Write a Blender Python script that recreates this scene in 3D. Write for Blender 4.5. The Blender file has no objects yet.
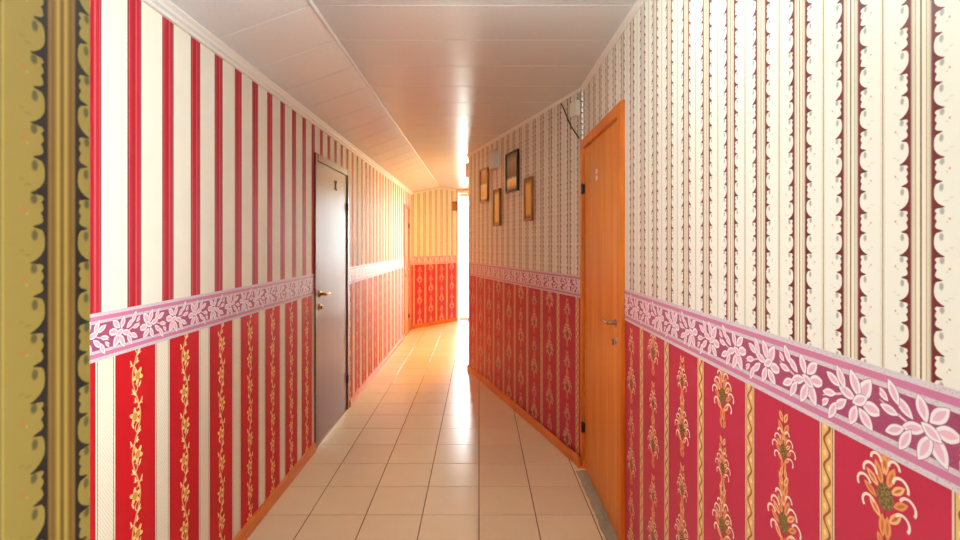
import bpy, bmesh, math, random
from mathutils import Vector
random.seed(7)
PI = math.pi
sc = bpy.context.scene
COL = sc.collection

# ------------------------------------------------------------------ camera
FPX, CX, CY, CH = 480.0, 479.0, 244.0, 1.435     # focal length and principal point in pixels, eye height
cam_data = bpy.data.cameras.new('camera')
cam_data.lens = 18.0
cam_data.sensor_width = 36.0
cam_data.shift_x = (480 - CX) / 960
cam_data.shift_y = (CY - 270) / 960
cam_data.clip_start = 0.02
cam_data.dof.use_dof = True
cam_data.dof.focus_distance = 1.9
cam_data.dof.aperture_fstop = 5.5
cam = bpy.data.objects.new('camera', cam_data)
cam.location = (0, 0, CH)
cam.rotation_euler = (PI / 2, 0, 0)
COL.objects.link(cam)
sc.camera = cam

# ------------------------------------------------------------------ light and exposure
def lin(c):
    return tuple((x / 255 / 12.92) if x / 255 <= 0.04045 else ((x / 255 + 0.055) / 1.055) ** 2.4 for x in c)

LAMP_NEAR = 29.0        # white globe pendant over the near part
LAMP_FAR = 118.0         # warm ceiling lamp in the side bay
SKY = 22.0
world = bpy.data.worlds.new('sky')
world.use_nodes = True
bg = world.node_tree.nodes['Background']
bg.inputs[0].default_value = (0.87, 1.0, 1.0, 1)
bg.inputs[1].default_value = SKY
sc.world = world
vs = sc.view_settings
vs.view_transform = 'Standard'
vs.look = 'None'
vs.gamma = 1.0
vs.use_curve_mapping = False
vs.exposure = 0.56
sc.cycles.use_denoising = True
sc.cycles.max_bounces = 10
sc.cycles.diffuse_bounces = 6
sc.cycles.sample_clamp_indirect = 6.0

def portal(name, loc, rot, sx, sy):
    d = bpy.data.lights.new(name, 'AREA')
    d.shape = 'RECTANGLE'; d.size = sx; d.size_y = sy
    d.cycles.is_portal = True
    o = bpy.data.objects.new(name, d)
    o.location = loc; o.rotation_euler = rot
    COL.objects.link(o)

# ------------------------------------------------------------------ layout (metres; X right, Y down the corridor)
XL, XR, XN = -1.145, 0.677, -0.462       # left wall, right wall, near left wall
YN = 0.570                               # end of the near left wall
YB = -1.7                                # back of the corridor
ZF, ZL, XC = 2.45, 2.294, -0.705           # flat ceiling, ceiling at left wall, crease
PA, PB = (-0.123, 5.489), (0.668, 3.12)  # wall with the pictures, far end and near end
EA, EB = (XL, 8.10), (-0.425, 8.945)    # slanted end wall
XB = 1.35                                # right side of the bay behind the pictured wall
YE = 8.945
ZBL, ZBH = 1.083, 1.228                  # paper border
ZS = 1.155

# ------------------------------------------------------------------ shader expressions
class T:
    def __init__(self, name, rough=0.5, spec=0.5):
        self.m = bpy.data.materials.new(name)
        self.m.use_nodes = True
        self.t = self.m.node_tree
        self.b = self.t.nodes['Principled BSDF']
        self.b.inputs['Roughness'].default_value = rough
        self.b.inputs['Specular IOR Level'].default_value = spec
    def n(self, kind, **kw):
        nd = self.t.nodes.new(kind)
        for k, v in kw.items():
            setattr(nd, k, v)
        return nd
    def put(self, inp, v):
        if hasattr(v, 'is_linked') or isinstance(v, bpy.types.NodeSocket):
            self.t.links.new(v, inp)
        else:
            inp.default_value = v
    def M(self, op, a, b=None, c=None):
        nd = self.n('ShaderNodeMath', operation=op)
        self.put(nd.inputs[0], a)
        if b is not None: self.put(nd.inputs[1], b)
        if c is not None: self.put(nd.inputs[2], c)
        return nd.outputs[0]
    def add(self, a, b): return self.M('ADD', a, b)
    def sub(self, a, b): return self.M('SUBTRACT', a, b)
    def mul(self, a, b): return self.M('MULTIPLY', a, b)
    def mod(self, a, b): return self.M('FLOORED_MODULO', a, b)
    def ab(self, a): return self.M('ABSOLUTE', a)
    def lt(self, a, b): return self.M('LESS_THAN', a, b)
    def gt(self, a, b): return self.M('GREATER_THAN', a, b)
    def band(self, a, lo, hi):
        return self.mul(self.gt(a, lo), self.lt(a, hi))
    def uv(self):
        nd = self.n('ShaderNodeUVMap', uv_map='UVMap')
        s = self.n('ShaderNodeSeparateXYZ')
        self.t.links.new(nd.outputs[0], s.inputs[0])
        return s.outputs[0], s.outputs[1]
    def vec(self, x, y):
        nd = self.n('ShaderNodeCombineXYZ')
        self.put(nd.inputs[0], x); self.put(nd.inputs[1], y)
        return nd.outputs[0]
    def map(self, v, cx, cy, ang, sx, sy):
        nd = self.n('ShaderNodeMapping', vector_type='TEXTURE')
        self.t.links.new(v, nd.inputs[0])
        nd.inputs[1].default_value = (cx, cy, 0)
        nd.inputs[2].default_value = (0, 0, math.radians(ang))
        nd.inputs[3].default_value = (sx, sy, 1)
        return nd.outputs[0]
    def length(self, v):
        nd = self.n('ShaderNodeVectorMath', operation='LENGTH')
        self.t.links.new(v, nd.inputs[0])
        return nd.outputs['Value']
    def sep(self, v):
        s = self.n('ShaderNodeSeparateXYZ')
        self.t.links.new(v, s.inputs[0])
        return s.outputs[0], s.outputs[1]
    def mix(self, f, a, b):
        nd = self.n('ShaderNodeMix', data_type='RGBA')
        self.put(nd.inputs[0], f)
        for i, c in ((6, a), (7, b)):
            self.put(nd.inputs[i], (*lin(c), 1) if isinstance(c, tuple) else c)
        return nd.outputs[2]
    def ramp(self, f, stops, interp='LINEAR'):
        nd = self.n('ShaderNodeValToRGB')
        nd.color_ramp.interpolation = interp
        el = nd.color_ramp.elements
        while len(el) < len(stops): el.new(0.5)
        for e, (p, c) in zip(el, stops):
            e.position = p
            e.color = (c, c, c, 1) if isinstance(c, float) else (*lin(c), 1)
        self.put(nd.inputs[0], f)
        return nd.outputs[0]
    def noise(self, scale, detail=2.0, coord='Object', rough=0.5, stretch=None):
        tc = self.n('ShaderNodeTexCoord')
        src = tc.outputs[coord]
        if stretch:
            mp = self.n('ShaderNodeMapping')
            self.t.links.new(src, mp.inputs[0])
            mp.inputs[3].default_value = stretch
            src = mp.outputs[0]
        nd = self.n('ShaderNodeTexNoise')
        self.t.links.new(src, nd.inputs['Vector'])
        nd.inputs['Scale'].default_value = scale
        nd.inputs['Detail'].default_value = detail
        nd.inputs['Roughness'].default_value = rough
        return nd.outputs['Fac']
    def bump(self, h, strength=0.2, dist=0.002):
        nd = self.n('ShaderNodeBump')
        nd.inputs['Strength'].default_value = strength
        nd.inputs['Distance'].default_value = dist
        self.t.links.new(h, nd.inputs['Height'])
        self.t.links.new(nd.outputs[0], self.b.inputs['Normal'])
    def ell(self, v, cx, cy, ang, sx, sy):           # 1 inside an ellipse
        return self.lt(self.length(self.map(v, cx, cy, ang, sx, sy)), 1.0)
    def leaf(self, v, cx, cy, ang, sx, sy):          # pointed petal: value below 1 inside
        x, y = self.sep(self.map(v, cx, cy, ang, sx, sy))
        return self.add(self.mul(x, x), self.ab(y)), x
    def arc(self, v, cx, cy, ang, r, w):             # upper half ring of radius r
        p = self.map(v, cx, cy, ang, r, r)
        x, y = self.sep(p)
        rr = self.lt(self.ab(self.sub(self.length(p), 1.0)), w / r)
        return self.mul(rr, self.gt(y, -0.15))
    def done(self, col):
        self.put(self.b.inputs['Base Color'], (*lin(col), 1) if isinstance(col, tuple) else col)
        return self.m

CREAM = (238, 234, 223)
SCROLL_P, SCROLL_V = 0.139, 0.0726

def mat_scroll(name, u0, v0, cream=CREAM, ground=(112, 30, 34), grey=(170, 165, 160), bands=None, line=((150, 112, 72), (214, 200, 170)), dots=((205, 140, 95), (222, 185, 140)), gloss=(0.42, 0.45)):
    t = T(name, *gloss)
    u, v = t.uv()
    P = SCROLL_P
    p = t.ab(t.sub(t.mod(t.add(u, P / 2 - u0), P), P / 2))
    q = t.mul(t.mod(t.sub(v0, v), SCROLL_V), 1 / SCROLL_V)      # 0..1 downwards, curl in the first half
    stops = [(0.0, 0.0232), (0.04, 0.0210), (0.10, 0.0195), (0.22, 0.0192), (0.30, 0.0204), (0.38, 0.0245), (0.44, 0.0305),
             (0.475, 0.0365), (0.49, 0.034), (0.505, 0.0225), (0.55, 0.0203), (0.60, 0.0236), (0.64, 0.0215),
             (0.70, 0.0205), (0.76, 0.0240), (0.80, 0.0220), (0.87, 0.0208), (0.91, 0.0235), (0.95, 0.0325), (0.968, 0.032), (1.0, 0.0232)]
    e = t.ramp(q, [(a, float(b) * 20) for a, b in stops])
    e = t.add(t.mul(e, 1 / 20), 0.0018)
    col = t.mix(0.0, cream, cream)
    pv = t.vec(p, q)
    # printed shading and small blossoms inside the acanthus band
    for (cx, cy, an, sx, sy, c) in ((0.0325, 0.08, 20, 0.0042, 0.095, grey),
                                   (0.0335, 0.56, -20, 0.0046, 0.085, grey),
                                   (0.045, 0.72, 0, 0.0020, 0.030, dots[0]),
                                   (0.041, 0.78, 0, 0.0014, 0.025, dots[1]),
                                   (0.047, 0.30, 0, 0.0045, 0.020, tuple(int(k * 0.93) for k in cream)),
                                   (0.040, 0.36, 0, 0.0050, 0.020, tuple(int(k * 0.91) for k in cream))):
        f = t.mul(t.M('MAXIMUM', t.sub(1.0, t.length(t.map(pv, cx, cy, an * 0, sx, sy))), 0.0), 2.2)
        f = t.M('MINIMUM', f, 0.9)
        col = t.mix(f, col, c)
    col = t.mix(t.gt(p, P / 2 - 0.0011), col, line[0])
    col = t.mix(t.band(p, P / 2 - 0.0042, P / 2 - 0.0030), col, line[1])
    col = t.mix(t.lt(p, e), col, ground)
    stripe = t.ramp(t.mul(p, 1 / 0.0185), [(0.0, (120, 76, 56)), (0.07, (150, 112, 80)), (0.11, (240, 233, 216)), (0.44, (234, 225, 204)),
                                          (0.47, (176, 140, 108)), (0.52, (186, 150, 116)), (0.56, (228, 218, 198)),
                                          (0.84, (206, 192, 168)), (0.90, (150, 104, 86))] if not bands else bands)
    col = t.mix(t.lt(p, 0.0180), col, stripe)
    return t.done(col)

def mat_red_stripe(name, u0):
    t = T(name, 0.54, 0.30)
    u, v = t.uv()
    P = 0.172
    a = t.sub(t.mod(t.add(u, P / 2 - u0), P), P / 2)
    fac = t.add(t.mul(a, 1 / 0.066), 0.5)
    st = t.ramp(fac, [(0.0, (128, 38, 44)), (0.10, (150, 46, 52)), (0.14, (214, 104, 112)), (0.18, (186, 38, 52)), (0.36, (182, 28, 44)),
                      (0.42, (150, 24, 36)), (0.56, (186, 28, 46)), (0.62, (212, 100, 106)), (0.68, (184, 36, 50)),
                      (0.86, (176, 30, 44)), (0.90, (206, 96, 104)), (0.94, (128, 38, 44))])
    nz = t.noise(9.0, 3.0)
    base = t.mix(nz, (243, 236, 222), (236, 227, 212))
    return t.done(t.mix(t.lt(t.ab(a), 0.0325), base, st))

def mat_vine(name, u0):
    t = T(name, 0.54, 0.30)
    u, v = t.uv()
    P = 0.265
    a = t.sub(t.mod(t.add(u, P / 2 - u0), P), P / 2)        # 0 in the middle of the cream strip
    g = t.sub(t.mod(t.sub(u, u0), P), P / 2)                # 0 in the middle of the red field
    b = t.mod(v, 0.265)
    col = t.mix(t.noise(60.0, 2.0), (206, 12, 30), (196, 10, 26))
    pv = t.vec(g, b)
    gold, pale = (236, 196, 120), (246, 226, 180)
    stem = t.mul(t.M('SINE', t.mul(v, 2 * PI / 0.265)), 0.018)
    col = t.mix(t.lt(t.ab(t.sub(g, stem)), 0.0032), col, (226, 180, 112))
    for s, bc in ((1, 0.066), (-1, 0.199)):
        for (cx, cy, an, r) in ((0.012, -0.040, 120, 0.017), (-0.004, 0.036, -60, 0.013), (0.020, 0.030, 40, 0.010)):
            col = t.mix(t.arc(pv, s * cx, bc + cy, s * an, r, 0.0020), col, gold)
        for (cx, cy, an, sx, sy) in ((0.012, -0.052, 60, 0.016, 0.0040), (-0.016, -0.030, 120, 0.013, 0.0036), (0.024, 0.046, 70, 0.013, 0.0036),
                                     (-0.004, 0.052, 100, 0.012, 0.0036)):
            d, _ = t.leaf(pv, s * cx, bc + cy, s * an, sx, sy)
            col = t.mix(t.lt(d, 1.0), col, pale)
        q = t.map(pv, s * -0.006, bc, 20 * s, 0.027, 0.032)
        x, y = t.sep(q)
        ang = t.M('ARCTAN2', y, x)
        lim = t.add(t.mul(t.M('COSINE', t.mul(ang, 5.0)), 0.24), 0.70)
        r = t.length(q)
        col = t.mix(t.lt(r, lim), col, t.mix(t.gt(r, 0.42), (214, 150, 70), (247, 214, 140)))
    col = t.mix(t.lt(t.ab(a), 0.0425), col, (130, 30, 36))
    col = t.mix(t.lt(t.ab(a), 0.0390), col, (244, 232, 208))
    col = t.mix(t.lt(t.ab(a), 0.0330), col, (150, 50, 46))
    hatch = t.lt(t.mod(t.add(t.mul(a, 1.0), t.mul(v, 0.6)), 0.009), 0.0035)
    cream = t.mix(hatch, (242, 234, 216), (230, 219, 196))
    col = t.mix(t.lt(t.ab(a), 0.0305), col, cream)
    return t.done(col)

def mat_floral(name, u0):
    t = T(name, 0.46, 0.4)
    u, v = t.uv()
    P = 0.2665
    a = t.sub(t.mod(t.add(u, P / 2 - u0), P), P / 2)        # 0 on the gold stripe
    w = t.sub(u, u0)
    g = t.sub(t.mod(w, P), P / 2)                           # 0 on the flower column
    par = t.mod(t.M('FLOOR', t.mul(w, 1 / P)), 2.0)
    VP = 0.36
    b = t.mod(t.add(v, t.mul(par, VP * 0.45)), VP)
    col = t.mix(t.noise(300.0, 2.0), (200, 48, 80), (186, 40, 68))
    pv = t.vec(t.ab(g), b)
    pf = t.vec(g, b)
    col = t.mix(t.mul(t.lt(t.ab(g), 0.0016), 0.7), col, (110, 60, 40))
    orange, peach, white, olive = (226, 150, 92), (238, 184, 130), (238, 226, 206), (104, 84, 44)
    leaves = []
    for (cy, s) in ((0.095, 1.0), (0.255, 0.62)):
        leaves += [(0.012 * s, cy + 0.036 * s, 70, 0.021 * s, 0.0075 * s, orange), (0.025 * s, cy + 0.022 * s, 40, 0.017 * s, 0.0065 * s, peach),
                   (0.030 * s, cy + 0.000 * s, 32, 0.016 * s, 0.0065 * s, orange), (0.020 * s, cy - 0.026 * s, 48, 0.018 * s, 0.0070 * s, peach),
                   (0.002, cy + 0.055 * s, 90, 0.019 * s, 0.0060 * s, peach), (0.005, cy - 0.050 * s, 90, 0.020 * s, 0.0075 * s, orange)]
    leaves += [(0.008, 0.170, 70, 0.017, 0.0065, orange), (0.009, 0.190, 60, 0.015, 0.006, peach), (0.010, 0.305, 62, 0.016, 0.007, orange),
               (0.008, 0.330, 66, 0.013, 0.006, peach), (0.009, 0.018, 66, 0.014, 0.006, orange), (0.007, 0.206, 100, 0.012, 0.005, peach)]
    for (cx, cy, an, sx, sy, c) in leaves:
        d, x = t.leaf(pv, cx, cy, an, sx, sy)
        col = t.mix(t.lt(d, 1.0), col, t.mix(t.lt(d, 0.35), c, (200, 110, 62)))
    for (cy, s) in ((0.095, 1.0), (0.255, 0.70)):
        for (cx, dy, an, r) in ((0.030, 0.030, -10, 0.014), (0.043, 0.004, -25, 0.014), (0.033, -0.026, -35, 0.013), (0.018, 0.056, 0, 0.010)):
            col = t.mix(t.arc(pv, cx * s, cy + dy * s, an, r * s, 0.0024 * s), col, white)
        blob = t.lt(t.length(t.map(pv, 0, cy, 0, 0.017 * s, 0.022 * s)), 1.0)
        dots = t.gt(t.noise(230.0, 1.0), 0.52)
        col = t.mix(blob, col, t.mix(dots, olive, (150, 124, 72)))
    # gold stripe with a running scroll
    col = t.mix(t.lt(t.ab(a), 0.0195), col, (224, 212, 190))
    col = t.mix(t.lt(t.ab(a), 0.0160), col, (150, 84, 50))
    s1 = t.ab(t.sub(a, t.mul(t.M('SINE', t.mul(v, 2 * PI / 0.052)), 0.0075)))
    inner = t.mix(t.lt(s1, 0.0032), (232, 184, 116), (156, 84, 46))
    dot = t.lt(t.length(t.map(t.vec(t.ab(t.add(a, t.mul(t.M('SINE', t.mul(v, 2 * PI / 0.052)), 0.006))), t.mod(v, 0.026)), 0, 0.013, 0, 0.0040, 0.0055)), 1.0)
    inner = t.mix(dot, inner, (246, 214, 150))
    col = t.mix(t.lt(t.ab(a), 0.0140), col, inner)
    return t.done(col)

def mat_border(name):
    t = T(name, 0.38, 0.5)
    u, v = t.uv()
    H = ZBH - ZBL
    P = 0.135
    y0 = t.sub(v, ZBL + H / 2)
    par = t.mod(t.M('FLOOR', t.mul(u, 1 / P)), 2.0)
    y = t.mul(y0, t.sub(1.0, t.mul(par, 2.0)))
    x = t.sub(t.mod(u, P), P / 2)
    c = t.ab(y0)
    nz = t.gt(t.noise(420.0, 1.0), 0.60)
    col = t.mix(t.mul(nz, 0.5), (164, 70, 106), (188, 98, 132))
    silver = t.mix(nz, (218, 204, 212), (190, 176, 186))
    col = t.mix(t.gt(c, 0.040), col, silver)
    col = t.mix(t.gt(c, 0.049), col, (206, 122, 160))
    col = t.mix(t.gt(c, 0.062), col, silver)
    pv = t.vec(x, y)
    line, rim, fill = (150, 84, 116), (244, 234, 238), (234, 186, 206)
    petals = [(0.030, -0.004, -20, 0.040, 0.0018), (-0.034, 0.020, 120, 0.026, 0.012), (-0.014, 0.026, 65, 0.024, 0.010), (-0.048, -0.004, 185, 0.020, 0.011),
              (-0.036, -0.024, 225, 0.020, 0.010), (-0.010, -0.026, 290, 0.020, 0.009), (0.004, 0.006, 15, 0.020, 0.009), (-0.024, 0.002, 150, 0.018, 0.009),
              (0.018, 0.028, 62, 0.021, 0.008), (0.036, 0.020, 28, 0.019, 0.008), (0.020, -0.018, -40, 0.020, 0.008),
              (0.046, -0.006, -10, 0.017, 0.007), (0.038, -0.034, -62, 0.020, 0.008), (0.058, -0.026, -40, 0.014, 0.006)]
    for (cx, cy, an, sx, sy) in petals:
        d, xx = t.leaf(pv, cx * 1.06, cy * 1.12, an, sx * 1.14, sy * 1.22)
        inside = t.lt(d, 1.0)
        ring = t.gt(d, 0.44)
        pc = t.mix(ring, fill, rim)
        pc = t.mix(t.gt(d, 0.90), pc, line)
        col = t.mix(inside, col, pc)
    return t.done(col)

def mat_plain(name, c, rough=0.5, spec=0.5, metal=0.0, vary=None, scale=12.0):
    t = T(name, rough, spec)
    t.b.inputs['Metallic'].default_value = metal
    if vary:
        return t.done(t.mix(t.noise(scale, 3.0), c, vary))
    return t.done(t.mix(t.noise(80.0, 2.0), c, tuple(int(x * 0.96) for x in c)))

def mat_wood(name, c1, c2, rough=0.35, stretch=(14, 14, 0.8), spec=0.5):
    t = T(name, rough, spec)
    n1 = t.noise(1.6, 4.0, stretch=stretch)
    n2 = t.noise(9.0, 3.0, stretch=stretch)
    f = t.add(t.mul(n1, 0.75), t.mul(n2, 0.3))
    f = t.M('MINIMUM', t.M('MAXIMUM', t.mul(t.sub(f, 0.36), 3.2), 0.0), 1.0)
    return t.done(t.mix(f, c1, c2))

def mat_tile():
    t = T('floor_tile', 0.24, 0.5)
    info = t.n('ShaderNodeObjectInfo')
    n = t.noise(7.0, 4.0, rough=0.6)
    col = t.mix(n, (246, 232, 198), (238, 220, 182))
    col = t.mix(t.mul(info.outputs['Random'], 0.35), col, (226, 202, 170))
    sp = t.gt(t.noise(260.0, 1.0), 0.66)
    col = t.mix(t.mul(sp, 0.25), col, (190, 158, 124))
    t.bump(t.noise(30.0, 3.0), 0.08, 0.002)
    return t.done(col)

def mat_glass():
    m = bpy.data.materials.new('window_glass'); m.use_nodes = True
    nt = m.node_tree; nt.nodes.clear()
    out = nt.nodes.new('ShaderNodeOutputMaterial')
    mx = nt.nodes.new('ShaderNodeMixShader')
    tr = nt.nodes.new('ShaderNodeBsdfTransparent')
    gl = nt.nodes.new('ShaderNodeBsdfGlossy'); gl.inputs['Roughness'].default_value = 0.02
    fr = nt.nodes.new('ShaderNodeFresnel'); fr.inputs[0].default_value = 1.45
    nt.links.new(fr.outputs[0], mx.inputs[0]); nt.links.new(tr.outputs[0], mx.inputs[1]); nt.links.new(gl.outputs[0], mx.inputs[2])
    nt.links.new(mx.outputs[0], out.inputs[0])
    return m

def mat_emit(name, c, s):
    t = T(name, 0.4)
    t.b.inputs['Emission Color'].default_value = (*lin(c), 1)
    t.b.inputs['Emission Strength'].default_value = s
    return t.done((240, 238, 232))

def mat_print(name, stops):
    t = T(name, 0.12, 0.6)
    tc = t.n('ShaderNodeTexCoord')
    s = t.n('ShaderNodeSeparateXYZ')
    t.t.links.new(tc.outputs['Generated'], s.inputs[0])
    f = t.add(s.outputs[2], t.mul(t.sub(t.noise(9.0, 4.0, 'Generated'), 0.5), 0.16))
    return t.done(t.ramp(f, stops))

M = dict(
    scroll_r=mat_scroll('scroll_paper_right', 0.7353, 1.6690),
    scroll_shade=mat_scroll('shaded_scroll_paper', 0.5318, 1.4500, (88, 70, 28), (18, 8, 4), (46, 39, 18),  # cream scroll paper darkened to olive; the wall's shade is in the colour
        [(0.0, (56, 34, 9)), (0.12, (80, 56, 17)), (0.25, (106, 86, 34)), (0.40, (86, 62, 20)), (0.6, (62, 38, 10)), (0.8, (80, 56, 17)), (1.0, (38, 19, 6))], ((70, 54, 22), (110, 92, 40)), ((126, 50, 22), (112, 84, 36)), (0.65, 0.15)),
    scroll_p=mat_scroll('scroll_paper', 0.03, 1.6690),
    stripe=mat_red_stripe('red_stripe_paper', 1.5954),
    vine=mat_vine('vine_paper', 1.472),
    floral_r=mat_floral('floral_paper_right', 0.934),
    floral_p=mat_floral('floral_paper', 0.06),
    border=mat_border('border_paper'),
    plaster=mat_plain('plaster', (226, 216, 200), 0.8, 0.3),
    base_wood=mat_wood('baseboard_wood', (206, 104, 36), (226, 130, 52), 0.32, (3, 3, 30)),
    door_orange=mat_wood('orange_veneer', (216, 112, 24), (234, 148, 50), 0.34),
    frame_orange=mat_wood('orange_frame_wood', (208, 102, 22), (228, 134, 42), 0.34),
    door_dark=mat_wood('dark_veneer', (122, 54, 60), (134, 66, 68), 0.33, spec=0.5),
    frame_dark=mat_wood('dark_frame_wood', (96, 34, 24), (116, 48, 34), 0.28),
    grout=mat_plain('grout', (124, 86, 54), 0.9, 0.2),
    mortar=mat_plain('mortar', (184, 174, 154), 0.95, 0.2, vary=(150, 140, 120), scale=40),
    tile=mat_tile(),
    panel=mat_plain('ceiling_plastic', (230, 234, 240), 0.26, 0.5),
    panel_core=mat_plain('ceiling_board', (150, 140, 132), 0.8, 0.3),
    trim=mat_plain('white_trim', (240, 238, 236), 0.35, 0.5),
    brass=mat_plain('brass', (222, 178, 104), 0.22, 0.5, 1.0),
    steel=mat_plain('brushed_steel', (214, 208, 200), 0.25, 0.5, 1.0),
    dark_metal=mat_plain('dark_metal', (52, 40, 34), 0.4, 0.5, 0.6),
    black=mat_plain('black_lacquer', (26, 20, 18), 0.25, 0.5),
    gold=mat_wood('gilt_wood', (150, 88, 38), (184, 116, 56), 0.3, (4, 4, 4)),
    white_plastic=mat_plain('white_plastic', (244, 240, 228), 0.45, 0.5),
    grey_plastic=mat_plain('grey_plastic', (226, 224, 220), 0.45, 0.5),
    cable=mat_plain('cable', (70, 58, 30), 0.6, 0.4),
    glass=mat_glass(),
    white_pvc=mat_plain('window_plastic', (242, 242, 240), 0.35, 0.5),
    concrete=mat_plain('outdoor_paving', (200, 196, 188), 0.9, 0.3, vary=(184, 178, 168), scale=3),
    lamp_near=mat_emit('lamp_glow_white', (232, 250, 246), LAMP_NEAR),
    lamp_far=mat_emit('lamp_glow_warm', (255, 202, 76), LAMP_FAR),
    pic_a=mat_print('print_tan_glare', [(0.0, (120, 70, 30)), (0.12, (252, 214, 120)), (0.5, (255, 232, 150)), (0.56, (190, 130, 62)), (1.0, (214, 170, 100))]),  # yellow lower part carries light reflected in the glass
    pic_b=mat_print('print_grey', [(0.0, (150, 90, 48)), (0.16, (246, 196, 116)), (0.3, (252, 224, 164)), (0.36, (120, 84, 66)), (0.8, (150, 118, 96)), (1.0, (110, 84, 66))]),
    pic_c=mat_print('print_gold_glare', [(0.0, (140, 84, 30)), (0.12, (250, 206, 104)), (0.85, (255, 234, 150)), (1.0, (190, 130, 60))]),  # bright yellow is glass reflection put into the print colours
    pic_d=mat_print('print_amber', [(0.0, (96, 54, 30)), (0.14, (238, 180, 90)), (0.85, (246, 200, 116)), (1.0, (150, 92, 48))]),
)

# ------------------------------------------------------------------ mesh helpers
class MB:
    def __init__(self): self.v = []; self.f = []; self.uv = []; self.mi = []
    def quad(self, pts, uvs=None, mi=0):
        i = len(self.v); self.v += [tuple(p) for p in pts]
        self.f.append(tuple(range(i, i + len(pts)))); self.uv.append(uvs); self.mi.append(mi)
    def hexa(self, p, mi=0):                      # 8 corners: bottom ring then top ring
        i = len(self.v); self.v += [tuple(q) for q in p]
        for f in ((3, 2, 1, 0), (4, 5, 6, 7), (0, 1, 5, 4), (1, 2, 6, 5), (2, 3, 7, 6), (3, 0, 4, 7)):
            self.f.append(tuple(i + k for k in f)); self.uv.append(None); self.mi.append(mi)
    def box(self, a, b, mi=0):
        (x0, y0, z0), (x1, y1, z1) = a, b
        x0, x1 = sorted((x0, x1)); y0, y1 = sorted((y0, y1)); z0, z1 = sorted((z0, z1))
        self.hexa([(x0, y0, z0), (x1, y0, z0), (x1, y1, z0), (x0, y1, z0), (x0, y0, z1), (x1, y0, z1), (x1, y1, z1), (x0, y1, z1)], mi)
    def sweep(self, rings, close=True, caps=True):
        i = len(self.v); n = len(rings[0])
        for r in rings: self.v += [tuple(q) for q in r]
        for k in range(len(rings) - 1):
            for j in range(n if close else n - 1):
                a = i + k * n + j; b = i + k * n + (j + 1) % n
                self.f.append((a, b, b + n, a + n)); self.uv.append(None); self.mi.append(0)
        if caps:
            self.f.append(tuple(i + j for j in reversed(range(n)))); self.uv.append(None); self.mi.append(0)
            e = i + (len(rings) - 1) * n
            self.f.append(tuple(e + j for j in range(n))); self.uv.append(None); self.mi.append(0)
    def tube(self, pts, r, n=10):
        P = [Vector(p) for p in pts]; rings = []
        for k, p in enumerate(P):
            d = (P[min(k + 1, len(P) - 1)] - P[max(k - 1, 0)]).normalized()
            up = Vector((0, 0, 1)) if abs(d.z) < 0.9 else Vector((1, 0, 0))
            s = d.cross(up).normalized(); t = s.cross(d)
            rr = r[k] if isinstance(r, (list, tuple)) else r
            rings.append([p + s * math.cos(2 * PI * j / n) * rr + t * math.sin(2 * PI * j / n) * rr for j in range(n)])
        self.sweep(rings)
    def lathe(self, c, axis, prof, n=20):         # prof: (radius, height along axis)
        c = Vector(c); d = Vector(axis).normalized()
        up = Vector((0, 0, 1)) if abs(d.z) < 0.9 else Vector((1, 0, 0))
        s = d.cross(up).normalized(); t = s.cross(d)
        self.sweep([[c + d * h + (s * math.cos(2 * PI * j / n) + t * math.sin(2 * PI * j / n)) * r for j in range(n)] for r, h in prof])

def link(name, me, parent=None, loc=None):
    o = bpy.data.objects.new(name, me)
    COL.objects.link(o)
    if parent is not None: o.parent = parent
    if loc is not None: o.location = loc
    return o

def wloc(o):
    v = Vector((0, 0, 0))
    while o is not None:
        v += o.location; o = o.parent
    return v

def build(name, mb, mats, parent=None, origin=None, smooth=False, bevel=0.0):
    """one mesh object from world-space geometry; the origin goes to `origin` (or the parent's)"""
    mats = mats if isinstance(mats, (list, tuple)) else [mats]
    base = wloc(parent) if parent is not None else Vector((0, 0, 0))
    org = Vector(origin) if origin is not None else base
    me = bpy.data.meshes.new(name)
    me.from_pydata([tuple(Vector(p) - org) for p in mb.v], [], mb.f)
    for m in mats: me.materials.append(M[m])
    for p, k in zip(me.polygons, mb.mi): p.material_index = k
    if any(u is not None for u in mb.uv):
        lay = me.uv_layers.new(name='UVMap')
        for p, u in zip(me.polygons, mb.uv):
            if u is not None:
                for li, c in zip(p.loop_indices, u): lay.data[li].uv = c
    bm = bmesh.new(); bm.from_mesh(me)
    bmesh.ops.remove_doubles(bm, verts=bm.verts, dist=1e-6) if not any(mb.uv) else None
    bmesh.ops.recalc_face_normals(bm, faces=bm.faces)
    if bevel: bmesh.ops.bevel(bm, geom=list(bm.edges), offset=bevel, segments=2, affect='EDGES', clamp_overlap=True)
    bm.to_mesh(me); bm.free()
    if smooth:
        for p in me.polygons: p.use_smooth = True
        try: me.set_sharp_from_angle(angle=math.radians(40))
        except Exception: pass
    return link(name, me, parent, org - base)

def tag(o, label, cat, group=None, kind=None):
    o['label'] = label; o['category'] = cat
    if group: o['group'] = group
    if kind: o['kind'] = kind
    return o

def empty(name, loc, label, cat, group=None, kind=None):
    o = bpy.data.objects.new(name, None); COL.objects.link(o)
    o.location = loc; o.empty_display_size = 0.1
    return tag(o, label, cat, group, kind)

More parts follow.
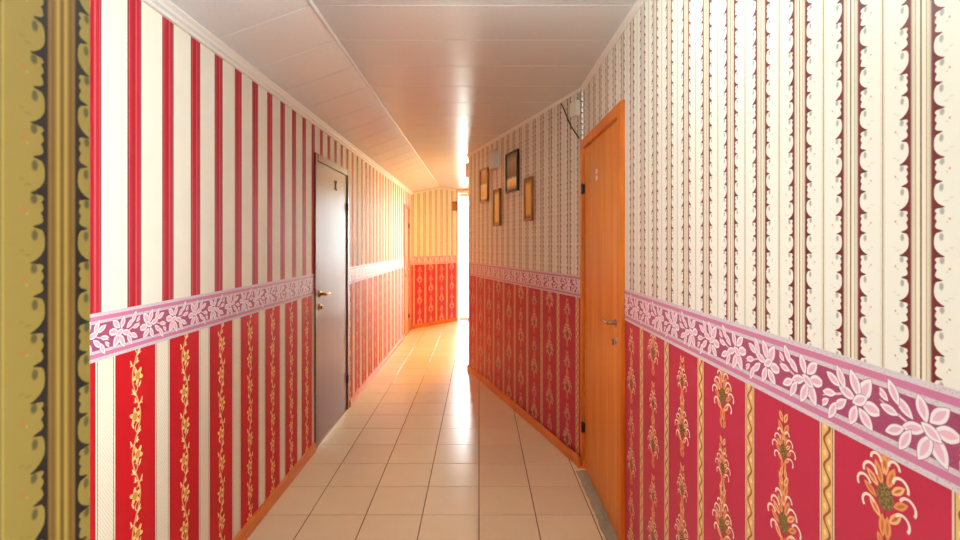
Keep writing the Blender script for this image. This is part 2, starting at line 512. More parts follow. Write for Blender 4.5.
# ------------------------------------------------------------------ walls
TH = 0.10
def wall(name, p0, p1, side, rects, mats, label, u0=0.0, zs=ZS):
    """straight wall from p0 to p1; `side` +1 puts the room on the left of the direction of travel.
    rects: (s0, s1, z0, z1[, z1 at s1]); everything above zs takes mats[0], below takes mats[1]."""
    mb = MB()
    P = Vector((p0[0], p0[1])); D = (Vector((p1[0], p1[1])) - P); L = D.length; D /= L
    N = Vector((-D.y, D.x)) * side              # towards the room
    def pt(s, n, z):
        q = P + D * s + N * n
        return (q.x, q.y, z)
    for r in rects:
        s0, s1, z0, za = r[:4]; zb = r[4] if len(r) > 4 else za
        cuts = [(z0, z0, za, zb, 0)]
        if z0 < zs < min(za, zb): cuts = [(z0, z0, zs, zs, 1), (zs, zs, za, zb, 0)]
        elif max(za, zb) <= zs: cuts = [(z0, z0, za, zb, 1)]
        for a0, b0, a1, b1, mi in cuts:
            F = [(s0, a0), (s1, b0), (s1, b1), (s0, a1)]
            uv = [(u0 + s, z) for s, z in F]
            mb.quad([pt(s, 0, z) for s, z in F], uv, mi)
            mb.quad([pt(s, -TH, z) for s, z in reversed(F)], list(reversed(uv)), mi)
            for k in range(4):
                (sa, z_a), (sb, z_b) = F[k], F[(k + 1) % 4]
                mb.quad([pt(sa, 0, z_a), pt(sa, -TH, z_a), pt(sb, -TH, z_b), pt(sb, 0, z_b)], [(u0 + sa, z_a), (u0 + sa, z_a), (u0 + sb, z_b), (u0 + sb, z_b)], mi)
    o = build(name, mb, mats, origin=(p0[0], p0[1], 0))
    tag(o, label, 'wall', kind='structure')
    return o, pt, L

def strip(name, parent, pt, s0, s1, z0, z1, depth, mat, u0=0.0):
    mb = MB()
    uv = [(u0 + s0, z0), (u0 + s1, z0), (u0 + s1, z1), (u0 + s0, z1)]
    mb.quad([pt(s0, depth, z0), pt(s1, depth, z0), pt(s1, depth, z1), pt(s0, depth, z1)], uv)
    mb.quad([pt(s0, depth, z1), pt(s1, depth, z1), pt(s1, 0.0, z1), pt(s0, 0.0, z1)], [uv[3], uv[2], uv[2], uv[3]])
    mb.quad([pt(s0, 0.0, z0), pt(s1, 0.0, z0), pt(s1, depth, z0), pt(s0, depth, z0)], [uv[0], uv[1], uv[1], uv[0]])
    return build(name, mb, mat, parent)

DL0, DL1 = 3.335, 4.205        # dark door in the left wall
DM0, DM1 = 7.32, 7.84          # small door at the end of the left wall
DR0, DR1 = 2.226, 3.12         # orange door in the right wall
ZD, ZDR, ZDM = 2.075, 2.105, 2.05
WN = (0.74, 1.16, 1.1, 2.0)
WR = (-0.80, 0.54, 0.75, 2.25)  # unseen window added in the right wall to light the left wall   # window in the left wall beside the camera's recess

# left wall: s = Y - YN
y = lambda a: a - YN
wl, ptl, LL = wall('wall_left', (XL, YN), (XL, EA[1]), -1,
    [(0, y(WN[0]), 0, ZL), (y(WN[0]), y(WN[1]), 0, WN[2]), (y(WN[0]), y(WN[1]), WN[3], ZL), (y(WN[1]), y(DL0), 0, ZL), (y(DL0), y(DL1), ZD, ZL),
     (y(DL1), y(DM0), 0, ZL), (y(DM0), y(DM1), ZDM, ZL), (y(DM1), EA[1] - YN, 0, ZL)],
    ['stripe', 'vine'], 'left corridor wall papered in red and cream stripes over red vine paper', u0=YN)
for a, b in ((WN[1] + 0.06, DL0 - 0.004), (DL1 + 0.004, DM0 - 0.004)):
    strip('wallpaper_border', wl, ptl, y(a), y(b), ZBL, ZBH, 0.0012, 'border', YN)

wr, ptr, LR = wall('wall_right', (XR, YB), (XR, DR1), 1,
    [(0, WR[0] - YB, 0, ZF), (WR[0] - YB, WR[1] - YB, 0, WR[2]), (WR[0] - YB, WR[1] - YB, WR[3], ZF), (WR[1] - YB, DR0 - YB, 0, ZF), (DR0 - YB, DR1 - YB, ZDR, ZF)], ['scroll_r', 'floral_r'],
    'right corridor wall papered in cream scroll stripes over rose floral paper', u0=YB)
strip('wallpaper_border', wr, ptr, WR[1] + 0.06 - YB, DR0 - YB, ZBL, ZBH, 0.0012, 'border', YB)

wp, ptp, LP = wall('wall_right_pictures', PB, PA, 1, [(0, (Vector(PA) - Vector(PB)).length, 0, ZF)], ['scroll_p', 'floral_p'],
    'slanting wall with four framed pictures beyond the orange door')
strip('wallpaper_border', wp, ptp, 0.0, LP, ZBL, ZBH, 0.0012, 'border')

def zc(x): return ZF if x >= XC else ZL + (ZF - ZL) * (x - XL) / (XC - XL)
sx = (XC - EA[0]) / (EB[0] - EA[0]); LE = (Vector(EB) - Vector(EA)).length
we, pte, _ = wall('wall_end', EA, EB, -1, [(0, LE * sx, 0, ZL, ZF), (LE * sx, LE, 0, ZF)], ['scroll_p', 'floral_p'],
    'short slanting end wall in yellow striped and red floral paper beside the glazed door')
strip('wallpaper_border', we, pte, 0.0, LE, ZBL, ZBH, 0.0012, 'border')

wn, ptn, _ = wall('wall_near_left', (XN, YB), (XN, YN), -1, [(0, YN - YB, 0, ZF)], ['scroll_shade', 'scroll_shade'],
    'near wall end papered in scroll stripes, olive shade painted into the colour', u0=YB)
wt, ptt, _ = wall('wall_near_return', (XN - TH, YN), (XL - TH, YN), -1, [(0, XC * -1 + XN - TH + 0.0, 0, ZF), (-XC + XN - TH, XN - XL, 0, ZF, ZL)], ['plaster', 'plaster'],
    'plain return wall behind the near scroll-papered wall end')
wall('wall_back', (XR + TH, YB), (XN - TH, YB), -1, [(0, XR - XN + 2 * TH, 0, ZF)], ['plaster', 'plaster'], 'plain wall closing the near end of the corridor')
# bay behind the pictured wall
wall('wall_bay_front', (PA[0] + 0.012, PA[1] + 0.004), (XB, PA[1] + 0.25), 1, [(0, 1.5, 0, ZF)], ['scroll_p', 'floral_p'], 'bay wall at the back of the pictured wall')
wall('wall_bay_right', (XB, PA[1] + 0.25), (XB, YE), 1, [(0, YE - PA[1] - 0.25, 0, ZF)], ['scroll_p', 'floral_p'], 'bay side wall behind the pictured wall')
GD = (-0.415, 0.22, 2.43)       # glazed door x0, x1, height
wall('wall_bay_end', (EB[0] - 0.02, YE), (XB + TH, YE), -1, [(GD[0] + 0.445, GD[1] + 0.445, GD[2], ZF), (GD[1] + 0.445, XB + TH + 0.445, 0, ZF), (0, GD[0] + 0.445, 0, ZF)],
     ['plaster', 'plaster'], 'white bay end wall around the glazed door')

# ------------------------------------------------------------------ floor: grout bed with single tiles
mb = MB(); mb.box((XL - TH, YB - TH, -0.06), (XB + TH, YE + TH, -0.0022))
floor = tag(build('floor', mb, 'grout'), 'floor of square cream ceramic tiles with brown joints', 'floor', kind='structure')
def tile_mesh(x0, x1, y0, y1):
    mb = MB(); g, b, t = 0.0024, 0.0012, 0.010
    X0, X1, Y0, Y1 = x0 + g, x1 - g, y0 + g, y1 - g
    ring = lambda i, z: [(X0 + i, Y0 + i, z), (X1 - i, Y0 + i, z), (X1 - i, Y1 - i, z), (X0 + i, Y1 - i, z)]
    mb.sweep([ring(0, -t), ring(0, -b), ring(b, 0.0)])
    me = bpy.data.meshes.new('floor_tile'); me.from_pydata(mb.v, [], mb.f); me.materials.append(M['tile'])
    return me
TX, TY, TY0 = 0.30, 0.297, 2.545
full = tile_mesh(-TX / 2, TX / 2, -TY / 2, TY / 2)
for j in range(-14, 22):
    ya = TY0 + j * TY; yb = ya + TY
    if yb > YE: yb = YE
    if ya >= YE - 0.02: break
    lim_l = XN if yb <= YN else XL
    lim_r = XR if ya < DR1 else (XB if ya > PA[1] else XR)
    for i in range(-4, 5):
        xa, xb = i * TX, i * TX + TX
        if xb <= lim_l + 0.01 or xa >= lim_r: continue
        if DR1 < ya < PA[1]:
            xw = PB[0] + (PA[0] - PB[0]) * (ya - PB[1]) / (PA[1] - PB[1])
            if xa > xw: continue
        cl, cr = max(xa, XL), min(xb, XB)
        if cl == xa and cr == xb and yb == ya + TY:
            o = link('tile', full, floor, ((xa + xb) / 2, (ya + yb) / 2, 0))
        else:
            cx, cy = (cl + cr) / 2, (ya + yb) / 2
            o = link('tile', tile_mesh(cl - cx, cr - cx, ya - cy, yb - cy), floor, (cx, cy, 0))

# ------------------------------------------------------------------ ceiling: board with single plastic panels
mb = MB()
mb.box((XC, YB - TH, ZF + 0.011), (XB + TH, YE + TH, ZF + 0.05))
mb.hexa([(XL - TH, YB - TH, zc(XL - TH) + 0.012), (XC, YB - TH, ZF + 0.011), (XC, YE + TH, ZF + 0.011), (XL - TH, YE + TH, zc(XL - TH) + 0.012),
         (XL - TH, YB - TH, zc(XL - TH) + 0.05), (XC, YB - TH, ZF + 0.05), (XC, YE + TH, ZF + 0.05), (XL - TH, YE + TH, zc(XL - TH) + 0.05)])
ceil = tag(build('ceiling', mb, 'panel_core'), 'ceiling of glossy pale plastic panels, sloping down to the left wall', 'ceiling', kind='structure')
PW, PY0 = 0.35, 2.388
def panel_mesh(xa, xb):
    mb = MB(); g, c = 0.0015, 0.004
    def ring(i, dz): return [(xa, -PW / 2 + g + i, zc(xa) + dz), (xb, -PW / 2 + g + i, zc(xb) + dz), (xb, PW / 2 - g - i, zc(xb) + dz), (xa, PW / 2 - g - i, zc(xa) + dz)]
    mb.sweep([ring(0, 0.010), ring(0, c * 0.7), ring(c, 0.0)])
    me = bpy.data.meshes.new('ceiling_panel'); me.from_pydata(mb.v, [], mb.f); me.materials.append(M['panel'])
    bm = bmesh.new(); bm.from_mesh(me); bmesh.ops.recalc_face_normals(bm, faces=bm.faces); bm.to_mesh(me); bm.free()
    return me
pf, ps = panel_mesh(XC, XB + TH), panel_mesh(XL - TH, XC)
for k in range(-12, 19):
    yy = PY0 + (k + 0.5) * PW
    for me in (pf, ps):
        o = link('ceiling_panel', me, ceil, (0, yy, 0))
mb = MB(); mb.tube([(XC, YB, ZF - 0.001), (XC, YE, ZF - 0.001)], 0.009, 8)
build('joint_bead', mb, 'panel', ceil)

# ------------------------------------------------------------------ trims and baseboards
def moulding(name, path, nrm, prof, mat, label, cat, kind='structure'):
    """sweep a profile of (out, z) along a plan path; nrm = plan normals per point"""
    mb = MB()
    mb.sweep([[(p[0] + n[0] * o, p[1] + n[1] * o, z) for o, z in (prof(p) if callable(prof) else prof)] for p, n in zip(path, nrm)])
    o = build(name, mb, mat, origin=(path[0][0], path[0][1], 0))
    return tag(o, label, cat, kind=kind)
def crown(z, w=0.036):
    return [(0.0, z), (w, z), (w, z - 0.006), (w * 0.7, z - 0.010), (w * 0.62, z - 0.014), (w * 0.35, z - 0.017), (w * 0.28, z - 0.024), (0.0, z - 0.025)]
def crown_l(z, w=0.038):
    sl = (ZF - ZL) / (XC - XL)
    return [(0.0, z), (w, z + w * sl), (w, z + w * sl - 0.007), (w * 0.66, z - 0.004), (w * 0.60, z - 0.014), (w * 0.33, z - 0.020), (w * 0.27, z - 0.032), (0.0, z - 0.034)]
PN = (Vector((PA[0] - PB[0], PA[1] - PB[1]))); PN = Vector((-PN.y, PN.x)).normalized()
EN = (Vector((EB[0] - EA[0], EB[1] - EA[1]))); EN = Vector((EN.y, -EN.x)).normalized()
moulding('trim_1', [(XL, YN), (XL, EA[1])], [(1, 0)] * 2, crown_l(ZL), 'trim', 'white stepped ceiling moulding above the red striped wall', 'moulding')
moulding('trim_2', [(XR, YB), (XR, PB[1]), PA], [(-1, 0), (-1, -0.1), tuple(PN)], crown(ZF, 0.022), 'trim', 'white ceiling moulding along the scroll papered right wall', 'moulding')
moulding('trim_3', [EA, (XC, EA[1] + (XC - EA[0]) * (EB[1] - EA[1]) / (EB[0] - EA[0])), EB], [tuple(EN)] * 3,
         lambda p: crown(zc(p[0]), 0.022), 'trim', 'white ceiling moulding above the slanting end wall', 'moulding')
moulding('trim_4', [(XN, YB), (XN, YN)], [(1, 0)] * 2, crown(ZF, 0.022), 'trim', 'white ceiling moulding above the near shaded wall', 'moulding')
bprof = [(0.0, 0.0), (0.018, 0.0), (0.018, 0.046), (0.013, 0.058), (0.004, 0.062), (0.0, 0.062)]
moulding('baseboard_left', [(XL, YN), (XL, DL0 - 0.012)], [(1, 0)] * 2, bprof, 'base_wood', 'orange wood baseboard under the red vine wallpaper', 'baseboard')
moulding('baseboard_left_far', [(XL, DL1 + 0.012), (XL, DM0 - 0.012)], [(1, 0)] * 2, bprof, 'base_wood', 'glossy baseboard between the two left doors', 'baseboard')
moulding('baseboard_right', [(XR, YB), (XR, DR0 - 0.012)], [(-1, 0)] * 2, bprof, 'base_wood', 'orange wood baseboard under the rose floral wallpaper', 'baseboard')
bp = [PA, (0.5, 3.586), (0.598, 3.262), (0.634, 3.165), (0.650, 3.075)]
moulding('baseboard_right_pictures', bp, [tuple(PN)] * 3 + [(-0.99, -0.14)] * 2, bprof, 'base_wood', 'orange wood baseboard under the pictured wall, bowing out beside the orange door', 'baseboard')
moulding('baseboard_end', [EA, EB], [tuple(EN)] * 2, bprof, 'base_wood', 'orange baseboard under the slanting end wall', 'baseboard')
mb = MB()
prev = None; rings = []
for k in range(26):
    yy = 2.0 + k * 0.041
    w = 0.032 + random.uniform(-0.004, 0.004)
    rings.append([(XR, yy, 0.0), (XR - 0.03 - w, yy, 0.0), (XR - 0.028 - w, yy, 0.004), (XR - 0.03, yy, 0.012 + random.uniform(-0.002, 0.002)), (XR, yy, 0.012)])
mb.sweep(rings)
tag(build('threshold_strip', mb, 'mortar', origin=(XR - 0.05, 2.5, 0)), 'rough grey mortar strip along the foot of the orange door', 'threshold', kind='structure')

# ------------------------------------------------------------------ doors (local frame: s along Y, n into the room)
def door(name, xw, nx, y0, y1, zt, label, leaf_m, frame_m, metal_h, hinge_far, lever, jamb=0.05, proud=0.012, recess=0.0, hz=1.04):
    root = empty(name, (xw, (y0 + y1) / 2, 0), label, 'door', kind='structure')
    X = lambda n: xw + nx * n
    for a, b, nm in ((y0, y0 + jamb, 'door_jamb'), (y1 - jamb, y1, 'door_jamb')):
        mb = MB(); mb.box((X(-0.09), a + 0.001, 0.0), (X(proud), b - 0.001, zt - 0.001)); build(nm, mb, frame_m, root, bevel=0.003)
    mb = MB(); mb.box((X(-0.09), y0 + jamb, zt - jamb), (X(proud), y1 - jamb, zt - 0.001)); build('door_head', mb, frame_m, root, bevel=0.003)
    mb = MB(); mb.box((X(-0.05 - recess), y0 + jamb + 0.003, 0.012), (X(-recess), y1 - jamb - 0.003, zt - jamb - 0.003))
    leaf = build('door_leaf', mb, leaf_m, root, bevel=0.002)
    yh = (y1 - jamb - 0.004) if hinge_far else (y0 + jamb + 0.004)
    for z in (0.27, zt - 0.32):
        mb = MB()
        mb.lathe((X(proud + 0.001), yh, z - 0.035), (0, 0, 1), [(0.004, 0), (0.006, 0.003), (0.006, 0.067), (0.004, 0.07)], 12)
        mb.box((X(-recess), yh - 0.010, z - 0.03), (X(proud + 0.001), yh + 0.003, z + 0.03))
        build('hinge', mb, 'dark_metal', root)
    if lever:
        yc = (y0 + jamb + 0.055); sg = 1
        if not hinge_far: yc = y1 - jamb - 0.055; sg = -1
        if lever == 'near': yc = y0 + jamb + 0.055; sg = 1
        f = X(-recess)
        mb = MB(); mb.lathe((f, yc, hz), (nx, 0, 0), [(0.027, 0), (0.027, 0.004), (0.022, 0.009), (0.012, 0.012), (0.010, 0.04), (0.010, 0.048)], 20)
        h = build('door_handle', mb, metal_h, root, smooth=True)
        g = f + nx * 0.048
        mb = MB(); mb.tube([(g - nx * 0.004, yc - sg * 0.008, hz), (g, yc + sg * 0.01, hz), (g + nx * 0.002, yc + sg * 0.05, hz + 0.002), (g - nx * 0.002, yc + sg * 0.10, hz), (g - nx * 0.010, yc + sg * 0.122, hz - 0.002)],
                           [0.010, 0.0105, 0.009, 0.008, 0.008], 12)
        build('lever', mb, metal_h, h, smooth=True)
        mb = MB(); mb.lathe((f, yc, hz - 0.09), (nx, 0, 0), [(0.024, 0), (0.024, 0.004), (0.019, 0.009), (0.008, 0.010), (0.007, 0.013)], 20)
        k = build('key_plate', mb, metal_h, root, smooth=True)
        mb = MB(); mb.box((f + nx * 0.013, yc - 0.006, hz - 0.108), (f + nx * 0.024, yc + 0.006, hz - 0.078)); build('thumb_turn', mb, metal_h, k, bevel=0.002)
    return root, X, leaf

d1, X1, lf1 = door('door_1', XL, 1, DL0, DL1, ZD, 'dark glossy brown door in the red striped left wall, gilt lever handle', 'door_dark', 'frame_dark', 'brass', True, 'near', proud=0.010, hz=1.075)
f = X1(0.0)
mb = MB()
yc, z0 = 3.83, 1.90
for a in (1, -1):
    mb.hexa([(f, yc - 0.007 - a * 0.022, z0 - 0.038), (f + 0.006, yc - 0.007 - a * 0.022, z0 - 0.038), (f + 0.006, yc + 0.007 - a * 0.022, z0 - 0.038), (f, yc + 0.007 - a * 0.022, z0 - 0.038),
             (f, yc - 0.007 + a * 0.022, z0 + 0.038), (f + 0.006, yc - 0.007 + a * 0.022, z0 + 0.038), (f + 0.006, yc + 0.007 + a * 0.022, z0 + 0.038), (f, yc + 0.007 + a * 0.022, z0 + 0.038)])
build('door_number', mb, 'dark_metal', d1)['label'] = 'small dark x-shaped door sign'

d2, X2, lf2 = door('door_2', XR, -1, DR0, DR1, ZDR, 'orange wood-veneer door in the scroll papered right wall, steel lever handle', 'door_orange', 'frame_orange', 'steel', True, 'near', jamb=0.062, proud=0.020, recess=-0.004, hz=1.050)
f = X2(0.004)
mb = MB()
for dz in (-0.0185, 0.0185):
    n = 14; rings = []
    for k in range(n + 1):
        a = 2 * PI * k / n
        rr = []
        for j in range(6):
            b = 2 * PI * j / 6
            R = 0.0110 + 0.0055 * math.cos(b)
            rr.append((f - 0.003 - 0.003 * math.sin(b), 2.735 + R * math.cos(a), 1.83 + dz + R * math.sin(a)))
        rings.append(rr)
    mb.sweep(rings, caps=False)
build('door_number', mb, 'white_plastic', d2, smooth=True)['label'] = 'small pale number 8'

d3, X3, lf3 = door('door_3', XL, 1, DM0, DM1, ZDM, 'narrow orange door at the end of the left wall', 'door_orange', 'frame_orange', 'steel', True, 'near', proud=0.012)

# glazed outside door in the bay: frame, two leaves with panes
d4 = empty('door_4', ((GD[0] + GD[1]) / 2, YE, 0), 'white glazed outside door flooding the end of the corridor with daylight', 'door', kind='structure')
mid = (GD[0] + GD[1]) / 2
for a, b in ((GD[0], GD[0] + 0.035), (GD[1] - 0.045, GD[1])):
    mb = MB(); mb.box((a + 0.001, YE - 0.005, 0), (b, YE + 0.09, GD[2] - 0.001)); build('door_jamb', mb, 'white_pvc', d4, bevel=0.003)
mb = MB(); mb.box((GD[0] + 0.036, YE - 0.005, GD[2] - 0.05), (GD[1] - 0.046, YE + 0.09, GD[2] - 0.001)); build('door_head', mb, 'white_pvc', d4, bevel=0.003)
for a, b in ((GD[0] + 0.04, mid - 0.002), (mid + 0.002, GD[1] - 0.05)):
    mb = MB(); w = 0.035
    mb.box((a, YE + 0.02, 0.01), (a + w, YE + 0.06, GD[2] - 0.055)); mb.box((b - w, YE + 0.02, 0.01), (b, YE + 0.06, GD[2] - 0.055))
    mb.box((a + w, YE + 0.02, 0.01), (b - w, YE + 0.06, 0.07)); mb.box((a + w, YE + 0.02, GD[2] - 0.11), (b - w, YE + 0.06, GD[2] - 0.055))
    lf = build('door_leaf', mb, 'white_pvc', d4)
    mb = MB(); mb.box((a + w - 0.004, YE + 0.037, 0.066), (b - w + 0.004, YE + 0.043, GD[2] - 0.106)); build('pane', mb, 'glass', lf)
portal('daylight_portal_door', (mid, YE + 0.12, GD[2] / 2), (-PI / 2, 0, 0), GD[1] - GD[0], GD[2])

def window(name, x, nx, y0, y1, z0, z1, label, depth=0.0):
    root = empty(name, (x, (y0 + y1) / 2, z0), label, 'window', kind='structure')
    if depth:        # deep reveal added to keep the daylight from spreading sideways
        xa, xb = x - nx * (TH + 0.0005), x - nx * (TH + depth)
        mb = MB()
        mb.box((xa, y0 - 0.06, z0 - 0.06), (xb, y0, z1 + 0.06)); mb.box((xa, y1, z0 - 0.06), (xb, y1 + 0.06, z1 + 0.06))
        mb.box((xa, y0, z1), (xb, y1, z1 + 0.06)); mb.box((xa, y0, z0 - 0.06), (xb, y1, z0))
        build('baffle_reveal', mb, 'plaster', root)
    xi, xo = x - nx * (0.03 + depth), x - nx * (0.08 + depth)
    fr = 0.05; ym = (y0 + y1) / 2
    mb = MB()
    mb.box((xi, y0, z0), (xo, y0 + fr, z1)); mb.box((xi, y1 - fr, z0), (xo, y1, z1)); mb.box((xi, y0 + fr, z0), (xo, y1 - fr, z0 + fr)); mb.box((xi, y0 + fr, z1 - fr), (xo, y1 - fr, z1))
    mb.box((xi, ym - 0.025, z0 + fr), (xo, ym + 0.025, z1 - fr))
    build('window_frame', mb, 'white_pvc', root)
    for a, b in ((y0 + fr, ym - 0.025), (ym + 0.025, y1 - fr)):
        mb = MB(); mb.box(((xi + xo) / 2 - 0.003, a, z0 + fr), ((xi + xo) / 2 + 0.003, b, z1 - fr)); build('pane', mb, 'glass', root)
    mb = MB(); mb.box((x - nx * 0.03, y0 - 0.0, z0 - 0.03), (x + nx * 0.06, y1 + 0.0, z0 - 0.001)); build('window_sill', mb, 'white_pvc', root, bevel=0.004)
    portal('daylight_portal', (x - nx * (0.12 + depth), ym, (z0 + z1) / 2), (0, -nx * PI / 2 , 0), z1 - z0, y1 - y0)
window('window_1', XL, 1, *WN, 'white window in the left wall beside the near wall end', 0.28)
window('fill_window', XR, -1, *WR, 'unseen white window added in the right wall to light the left wall')
mb = MB(); mb.box((-14, YE + 0.11, -0.25), (14, 30, -0.07)); mb.box((XB + TH + 0.02, -6, -0.25), (14, YE + 0.11, -0.07)); mb.box((-14, -6, -0.25), (XL - TH - 0.02, YE + 0.11, -0.07))
tag(build('outdoor_paving', mb, 'concrete'), 'pale paving outside the glazed door', 'paving', kind='structure')

# ------------------------------------------------------------------ lamps
def ceiling_lamp(loc, r, glow, label):
    x, y_, z = loc
    root = empty('ceiling_lamp', loc, label, 'ceiling lamp')
    mb = MB(); mb.lathe((x, y_, z), (0, 0, -1), [(r * 0.9, 0), (r, 0.004), (r, 0.022), (r * 0.93, 0.026)], 32); build('lamp_base', mb, 'white_plastic', root, smooth=True)
    mb = MB(); mb.lathe((x, y_, z), (0, 0, -1), [(r * 0.90, 0.027), (r * 0.92, 0.036), (r * 0.84, 0.060), (r * 0.6, 0.082), (r * 0.3, 0.092), (0.004, 0.095)], 32)
    build('lamp_shade', mb, glow, root, smooth=True)
LX, LY = -0.02, 1.30
root = empty('globe_lamp', (LX, LY, ZF), 'white globe lamp on the ceiling over the near part of the corridor', 'ceiling lamp')
mb = MB(); mb.lathe((LX, LY, ZF), (0, 0, -1), [(0.07, 0), (0.07, 0.012), (0.06, 0.02), (0.05, 0.026), (0.05, 0.034)], 20); build('lamp_base', mb, 'white_plastic', root, smooth=True)
mb = MB(); mb.lathe((LX, LY, ZF - 0.015), (0, 0, -1), [(max(0.003, 0.12 * math.sin(PI * (0.11 + 0.89 * k / 14))), 0.115 - 0.12 * math.cos(PI * (0.11 + 0.89 * k / 14))) for k in range(15)], 28)
build('lamp_globe', mb, 'lamp_near', root, smooth=True)
ceiling_lamp((0.42, 6.6, ZF), 0.19, 'lamp_far', 'round warm ceiling lamp in the bay behind the pictured wall')

# ------------------------------------------------------------------ things on the pictured wall
def on_wall(px, py):
    """pixel column -> distance s along the pictured wall and height"""
    dx = (px - CX) / FPX
    D = (Vector(PA) - Vector(PB)).normalized()
    s = (dx * PB[1] - PB[0]) / (D.x - dx * D.y)
    yy = PB[1] + D.y * s
    return s, CH + (CY - py) / FPX * yy

def picture(x0, x1, y0, y1, fw, frame_m, print_m, label, mat_w=0.0):
    sa, _ = on_wall(x0, 0); sb, _ = on_wall(x1, 0); sm = (sa + sb) / 2; xm = (x0 + x1) / 2
    _, zt = on_wall(xm, y0); _, zb = on_wall(xm, y1)
    s0, s1 = min(sa, sb), max(sa, sb)
    c = ptp(sm, 0.0, (zt + zb) / 2)
    root = empty('picture_frame', c, label, 'picture', 'framed pictures on the slanting wall')
    def bar(a0, a1, z0, z1):
        mb = MB()
        mb.hexa([ptp(a0, 0.001, z0), ptp(a1, 0.001, z0), ptp(a1, 0.022, z0), ptp(a0, 0.022, z0), ptp(a0, 0.001, z1), ptp(a1, 0.001, z1), ptp(a1, 0.022, z1), ptp(a0, 0.022, z1)])
        return mb
    for r in ((s0, s0 + fw, zb, zt), (s1 - fw, s1, zb, zt), (s0 + fw, s1 - fw, zb, zb + fw), (s0 + fw, s1 - fw, zt - fw, zt)):
        build('frame_rail', bar(*r), frame_m, root, bevel=0.003)
    mb = MB(); q = fw - 0.002
    mb.hexa([ptp(s0 + q, 0.002, zb + q), ptp(s1 - q, 0.002, zb + q), ptp(s1 - q, 0.012, zb + q), ptp(s0 + q, 0.012, zb + q), ptp(s0 + q, 0.002, zt - q), ptp(s1 - q, 0.002, zt - q), ptp(s1 - q, 0.012, zt - q), ptp(s0 + q, 0.012, zt - q)])
    build('picture', mb, print_m, root)
picture(481.2, 489.2, 168.5, 202, 0.016, 'gold', 'pic_a', 'small gilt-framed picture under the grey wall lamp, nearest the corridor end')
picture(495.0, 501.4, 189, 226, 0.015, 'gold', 'pic_c', 'tall narrow gilt-framed picture hung lowest, below the black frame')
picture(507.3, 519.6, 151.5, 192, 0.022, 'black', 'pic_b', 'largest picture on the slanting wall, in a black frame')
picture(526.0, 534.0, 177.5, 221, 0.020, 'gold', 'pic_d', 'tall narrow brown-gilt picture nearest the orange door')

# grey rounded wall lamp
sa, _ = on_wall(492.4, 0); sb, _ = on_wall(499.2, 0); _, zt = on_wall(494.5, 150.5); _, zb = on_wall(494.5, 170)
s0, s1 = min(sa, sb), max(sa, sb); w = (s1 - s0); sm = (s0 + s1) / 2
root = empty('wall_lamp', ptp(sm, 0, (zt + zb) / 2), 'pale grey rounded wall lamp above the small gilt picture', 'wall lamp')
def shell(inset, d, z0, z1):
    mb = MB(); rings = []
    for z, k in ((z0, 0.86), (z0 + 0.012, 0.96), (z0 + 0.03, 1.0), (z1 - 0.05, 1.0), (z1 - 0.022, 0.93), (z1 - 0.006, 0.72), (z1, 0.5)):
        ring = []
        for j in range(13):
            a = PI * j / 12
            ring.append(ptp(sm - math.cos(a) * (w / 2 - inset) * k, 0.003 + math.sin(a) ** 0.6 * d * k, z))
        rings.append(ring)
    mb.sweep(rings)
    return mb
build('lamp_shade', shell(0.008, 0.06, zb, zt), 'grey_plastic', root, smooth=True)
mb = MB(); mb.hexa([ptp(s0, 0.0005, zb + 0.01), ptp(s1, 0.0005, zb + 0.01), ptp(s1, 0.010, zb + 0.01), ptp(s0, 0.010, zb + 0.01), ptp(s0, 0.0005, zt - 0.02), ptp(s1, 0.0005, zt - 0.02), ptp(s1, 0.010, zt - 0.02), ptp(s0, 0.010, zt - 0.02)])
build('back_plate', mb, 'white_plastic', root, bevel=0.002)

# small white junction box in the corner above the orange door, with its sagging cable
sa, _ = on_wall(574.2, 0); sb, _ = on_wall(581.4, 0); _, zt = on_wall(577.5, 102); _, zb = on_wall(577.5, 117)
s0, s1 = max(min(sa, sb), 0.012), max(sa, sb)
s1 = max(s1, s0 + 0.07)
root = empty('junction_box', ptp((s0 + s1) / 2, 0, (zt + zb) / 2), 'small white plastic box high in the corner above the orange door', 'junction box')
def blk(a0, a1, n0, n1, z0, z1):
    mb = MB(); mb.hexa([ptp(a0, n0, z0), ptp(a1, n0, z0), ptp(a1, n1, z0), ptp(a0, n1, z0), ptp(a0, n0, z1), ptp(a1, n0, z1), ptp(a1, n1, z1), ptp(a0, n1, z1)]); return mb
build('box_body', blk(s0, s1, 0.0008, 0.030, zb, zt), 'white_plastic', root, bevel=0.004)
build('box_lid', blk(s0 + 0.004, s1 - 0.004, 0.0305, 0.036, zb + 0.004, zt - 0.004), 'white_plastic', root, bevel=0.002)
mb = MB(); pts = []
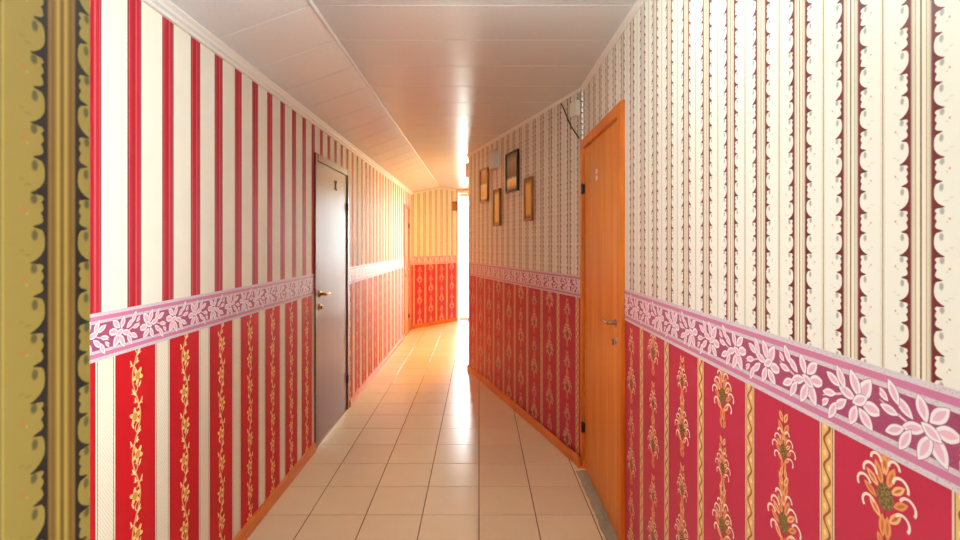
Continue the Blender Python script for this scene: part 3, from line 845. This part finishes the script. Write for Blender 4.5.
for (px, py) in ((562, 104), (565, 110), (568, 118), (572, 127), (577, 134), (579.5, 138)):
    s, z = on_wall(px, py); pts.append(ptp(max(s, 0.006), 0.006, z))
mb.tube(pts, 0.004, 8)
tag(build('cable', mb, 'cable', smooth=True, origin=pts[0]), 'thin dark cable sagging across the corner beside the white box', 'cable')

# small fittings near the glazed opening
s0 = LE - 0.11
root = empty('alarm_sounder', pte(s0 + 0.05, 0, 2.13), 'small tan alarm box with dark knob beside the glazed door', 'alarm')
mb = MB(); mb.hexa([pte(s0, 0.0008, 2.05), pte(s0 + 0.10, 0.0008, 2.05), pte(s0 + 0.10, 0.045, 2.05), pte(s0, 0.045, 2.05), pte(s0, 0.0008, 2.22), pte(s0 + 0.10, 0.0008, 2.22), pte(s0 + 0.10, 0.045, 2.22), pte(s0, 0.045, 2.22)])
build('alarm_body', mb, 'gold', root, bevel=0.004)
mb = MB(); q = pte(s0 + 0.06, 0.0455, 2.20); mb.lathe(q, (EN.x, EN.y, 0), [(0.012, 0), (0.012, 0.01), (0.008, 0.016)], 14); build('knob', mb, 'black', root)
# framed sign standing out from the corner of the pictured wall
c = Vector((PA[0] + 0.02, PA[1] + 0.13))
zt, zb = CH + (CY - 163) / FPX * c.y, CH + (CY - 177) / FPX * c.y
root = empty('wall_sign', (c.x, c.y, (zt + zb) / 2), 'little white sign in an orange frame jutting out past the pictured wall corner', 'sign')
x0, x1 = c.x - 0.055, c.x + 0.12
for r in ((x0, x0 + 0.014, zb, zt), (x1 - 0.014, x1, zb, zt), (x0 + 0.014, x1 - 0.014, zb, zb + 0.014), (x0 + 0.014, x1 - 0.014, zt - 0.014, zt)):
    mb = MB(); mb.box((r[0], c.y, r[2]), (r[1], c.y + 0.02, r[3])); build('frame_rail', mb, 'frame_orange', root, bevel=0.002)
mb = MB(); mb.box((x0 + 0.012, c.y + 0.006, zb + 0.012), (x1 - 0.012, c.y + 0.012, zt - 0.012)); build('sign_panel', mb, 'white_plastic', root)
